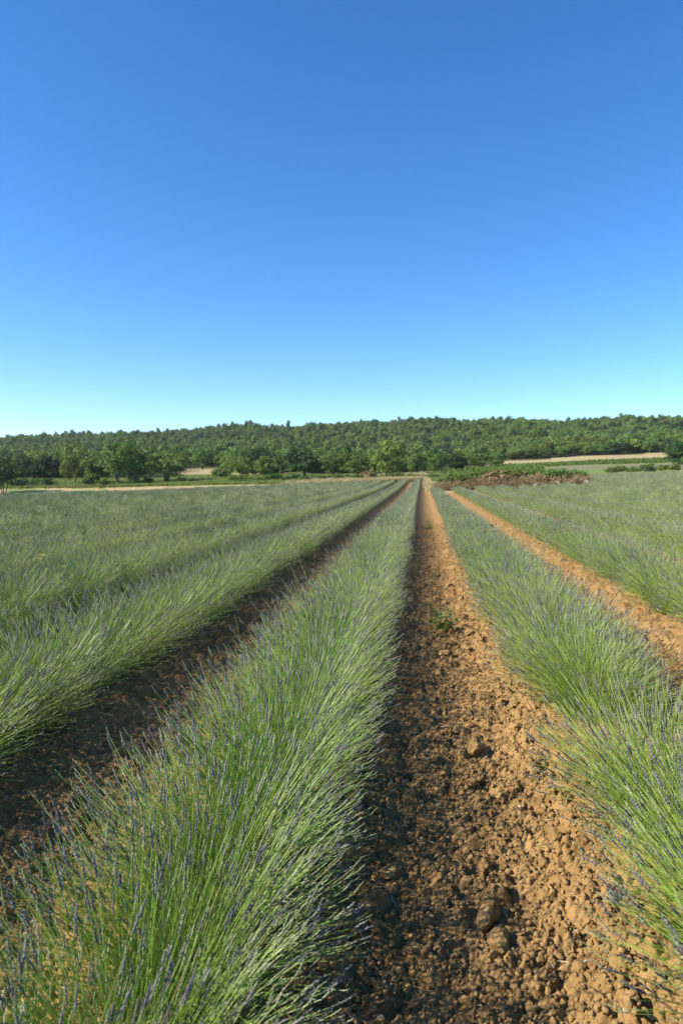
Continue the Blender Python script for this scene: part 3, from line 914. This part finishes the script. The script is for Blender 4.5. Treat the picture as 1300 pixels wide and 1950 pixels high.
rock_meshes = [clod_mesh(180 + s, 0.6).mesh('rock', [M['stone']]) for s in range(5)]
for k in range(12):
    px = np.array(1.6 + 5.0 * (k + 0.7 * rng.random()) / 12); py = np.array(-2.4 - 0.5 * rng.random())
    q = 0.17 + 0.24 * rng.random()
    o = link('rock', rock_meshes[k % 5], None, (mx + px, my + py - 0.3, float(terrain(mx + px, my + py)) + 0.12 + 0.25 * rng.random()), (rng.normal() * .4, rng.normal() * .4, rng.random() * 6.28), (q * 1.4, q, q))
    tag(o, ORD[k] + ' pale rock from the left at the foot of the brush mound', 'rock', 'pale rocks at the brush mound')
for k in range(24):
    px = -6.4 + 12.6 * (k + rng.random() * .7) / 24
    v = KIND['bush'][k % 4]
    hh = 1.0 + 0.75 * rng.random()
    o = tag(link('shrub', None, loc=(mx + px, my - (1.5 if k % 3 == 0 else 0.5) + 1.2 * rng.random(), mz + float(zat(np.array(px), np.array(-0.6))) - 0.12), rot=(0, 0, rng.random() * 6.28)),
            ORD[k] + ' bramble shrub from the left on the crest of the brush mound', 'shrub', 'brambles on the brush mound')
    c = link('crown', v[0], o, scale=(hh * 1.6, hh * 1.6, hh)); link('trunk', v[1], o, scale=(hh * 1.6, hh * 1.6, hh))
    c.material_slots[0].link = 'OBJECT'; c.material_slots[0].material = M['leaf_' + ['mid', 'light', 'yellow', 'mid', 'dry'][k % 5]]

# ------------------------------------------------------------------ grasses and vines
def tufts(seed, n, h, w, lean=0.35):
    out = []
    for s in range(4):
        r = np.random.default_rng(seed + s); mb = MB()
        b = r.normal(size=(n, 3)) * np.array([.14, .14, 0]); d = r.normal(size=(n, 3)) * lean; d[:, 2] = 1
        L = h * (0.6 + 0.6 * r.random(n))[:, None]
        sd = r.normal(size=(n, 3)); sd[:, 2] = 0; sd /= np.linalg.norm(sd, axis=1, keepdims=True)
        tip = b + d * L
        V = np.stack([b - sd * w, b + sd * w, tip], 1)
        mb.add(V.reshape(-1, 3), tris=np.arange(n * 3).reshape(n, 3)); out.append(mb)
    return out
def area_scatter(name, V, mat, n, seed, a0, a1, f0, f1, label, cat, s0=0.8, s1=1.3):
    rng = np.random.default_rng(seed)
    a = rng.uniform(a0, a1, n); t = rng.random(n)
    y = rng.uniform(f0, f1, n); x = a * y
    e = edge_far(x); y = np.where(f0 < 0, e - f0 * 0 + 1.2 + t * f1, y)
    ok = y > edge_far(x) + 0.6
    x, y = x[ok], y[ok]; n = len(x)
    scatter(name, V, [mat], np.stack([x, y, terrain(x, y) - 0.02], -1), np.stack([np.zeros(n), np.zeros(n), rng.random(n) * 6.28], -1), rng.uniform(s0, s1, n), rng.integers(0, 4, n), label=label, cat=cat)
T1 = tufts(700, 45, 0.6, 0.02)
area_scatter('dry_grass', T1, M['grass_dry'], 9000, 31, -0.72, 0.03, -1, 28, 'pale dry grass verge along the end of the lavender field', 'grass')
T2 = tufts(720, 45, 0.42, 0.022)
area_scatter('meadow_grass', T2, M['grass'], 15000, 32, -0.72, 0.10, 102, 140, 'green meadow grass around the trees behind the field', 'grass', 0.8, 1.5)
# vines: leafy rows beyond the mound
rng = np.random.default_rng(41)
VN = [crown(800 + s, 14, 160, 0.26, 'bush', 0.4, 0.05)[0] for s in range(4)]
pts = []
for y in np.arange(112, 172, 3.2):
    x = np.arange(0.03 * y, 0.17 * y, 1.1); pts.append(np.stack([x + rng.normal(size=len(x)) * .1, np.full(len(x), y) + rng.normal(size=len(x)) * .12], -1))
for y in np.arange(173, 197, 2.6):
    x = np.arange(0.10 * y, 0.46 * y, 1.2); pts.append(np.stack([x + rng.normal(size=len(x)) * .1, np.full(len(x), y) + rng.normal(size=len(x)) * .12], -1))
p = np.concatenate(pts); n = len(p)
scatter('vineyard', VN, [M['leaf_light']], np.stack([p[:, 0], p[:, 1], terrain(p[:, 0], p[:, 1])], -1), np.stack([np.zeros(n), np.zeros(n), rng.random(n) * 6.28], -1), np.stack([rng.uniform(1.2, 1.5, n), rng.uniform(0.8, 1.1, n), np.where(p[:, 1] > 172, 0.55, 0.85) * rng.uniform(.85, 1.2, n)], -1), rng.integers(0, 4, n), label='bright green vineyard rows beyond the brush mound', cat='vineyard')

# ------------------------------------------------------------------ weeds and flowers among the lavender
def weed(name, label, px, py, D, h, nst, leaf, petals=None, zoff=0.0, leaf_size=0.05):
    a, _ = slopes(px, py); x, y = a * D, D
    z = float(soil_z(np.array(x), np.array(y))) + zoff
    o = tag(link(name, None, loc=(x, y, z)), label, 'weed' if not petals else 'flower')
    r = np.random.default_rng(int(px)); st, lf, fl = MB(), MB(), MB()
    tips = []
    for s in range(nst):
        d = r.normal(size=3) * 0.45; d[2] = 1; d /= np.linalg.norm(d); L = h * (0.55 + 0.5 * r.random())
        t = np.linspace(0, 1, 5)[:, None]; line = np.array([[0, 0, -.02]]) + r.normal(size=(1, 3)) * .012 + d * t * L + np.array([[d[0], d[1], 0]]) * t ** 2 * L * .4
        tubes(st, line[None], (0.0028 * (1.2 - t[:, 0]))[None], 4); tips.append(line[-1])
        m = 9; tt = r.random(m); C = np.array([[np.interp(q, t[:, 0], line[:, c]) for c in range(3)] for q in tt]) + r.normal(size=(m, 3)) * leaf_size * .45
        N = r.normal(size=(m, 3)) * .5; N[:, 2] += 1
        quads_cloud(lf, C, N, leaf_size * (0.7 + .6 * r.random(m)), 0.38, r, 0, 0.2)
    link('stems', st.mesh('weed_stems', [M['stem']]), o)
    link('leaves', lf.mesh('weed_leaves', [M[leaf]]), o)['kind'] = 'stuff'
    if petals:
        for tp in tips:
            fm = MB(); m = 5
            for q in range(m):
                an = q * 6.28 / m; dr = np.array([math.cos(an), math.sin(an), .45]); sd = np.array([-math.sin(an), math.cos(an), 0]); s = 0.034
                fm.add(np.array([tp, tp + dr * s * .6 - sd * s * .5, tp + dr * s * 1.1, tp + dr * s * .6 + sd * s * .5]), quads=[[0, 1, 2, 3]])
            link('flower', fm.mesh('flower', [M[petals]]), o)
    return o
weed('weed', 'leafy green weed growing alone in the central furrow', 845, 1195, 7.0, 0.27, 16, 'leaf_mid', leaf_size=0.065)
weed('weed', 'darker small weed just behind the leafy weed in the central furrow', 828, 1162, 7.9, 0.16, 7, 'leaf_mid')
weed('weed', 'small bright green weed far along the central furrow', 816, 1000, 20.5, 0.3, 8, 'leaf_light', leaf_size=0.08)
weed('weed', 'dark leafy weed sticking up from the row right of the central furrow', 938, 1060, 9.6, 0.92, 5, 'leaf_dark', leaf_size=0.07)
weed('orange_poppy', 'orange poppy at the left flank of the row right of the central furrow', 880, 1078, 10.2, 0.50, 2, 'leaf_mid', 'orange')
weed('orange_poppy', 'orange poppy in the second row right of the central furrow', 1132, 1072, 11.2, 0.72, 2, 'leaf_mid', 'orange')
weed('yellow_flower', 'small yellow flowered weed among the third row left of the central furrow', 103, 1105, 8.6, 0.70, 4, 'leaf_light', 'yellow_petal')

# ------------------------------------------------------------------ far ridge and the air
u, v = np.meshgrid(np.linspace(-1, 1, 80), np.linspace(-1, 1, 14))
X = -980 + u * 560; Y = 1520 + v * 200
Z = 92 * np.clip(1 - v * v, 0, 1) * np.clip(1 - np.abs(u) ** 2.4, 0, 1) * (0.93 + 0.1 * fbm(X * 0.012, Y * 0.012, 8, 4)) - 4
i = np.arange(13)[:, None] * 80; j = np.arange(79)[None, :]
tag(link('distant_hill', raw_mesh('distant_hill', np.stack([X, Y, Z], -1).reshape(-1, 3), None, np.stack([i + j, i + j + 1, i + 81 + j, i + 80 + j], -1).reshape(-1, 4), [M['litter']], shade=True)), kind='structure')

def haze():
    lo, hi, w = -25.0, 112.0, 4400.0
    v = [(sx * w, sy * w, z) for z in (lo, hi) for sx, sy in ((-1, -1), (1, -1), (1, 1), (-1, 1))]
    q = [(3, 2, 1, 0), (4, 5, 6, 7), (0, 1, 5, 4), (1, 2, 6, 5), (2, 3, 7, 6), (3, 0, 4, 7)]
    m, nt, out = new_mat('haze_air')
    p = nt.nodes.new('ShaderNodeVolumePrincipled')
    p.inputs['Density'].default_value = 0.00011
    p.inputs['Color'].default_value = (0.80, 0.88, 1.0, 1)
    p.inputs['Anisotropy'].default_value = 0.2
    nt.links.new(p.outputs[0], out.inputs['Volume'])
    tag(link('haze', raw_mesh('haze', v, None, q, [m])), 'thin blue summer haze over the valley', 'haze', kind='stuff')
haze()
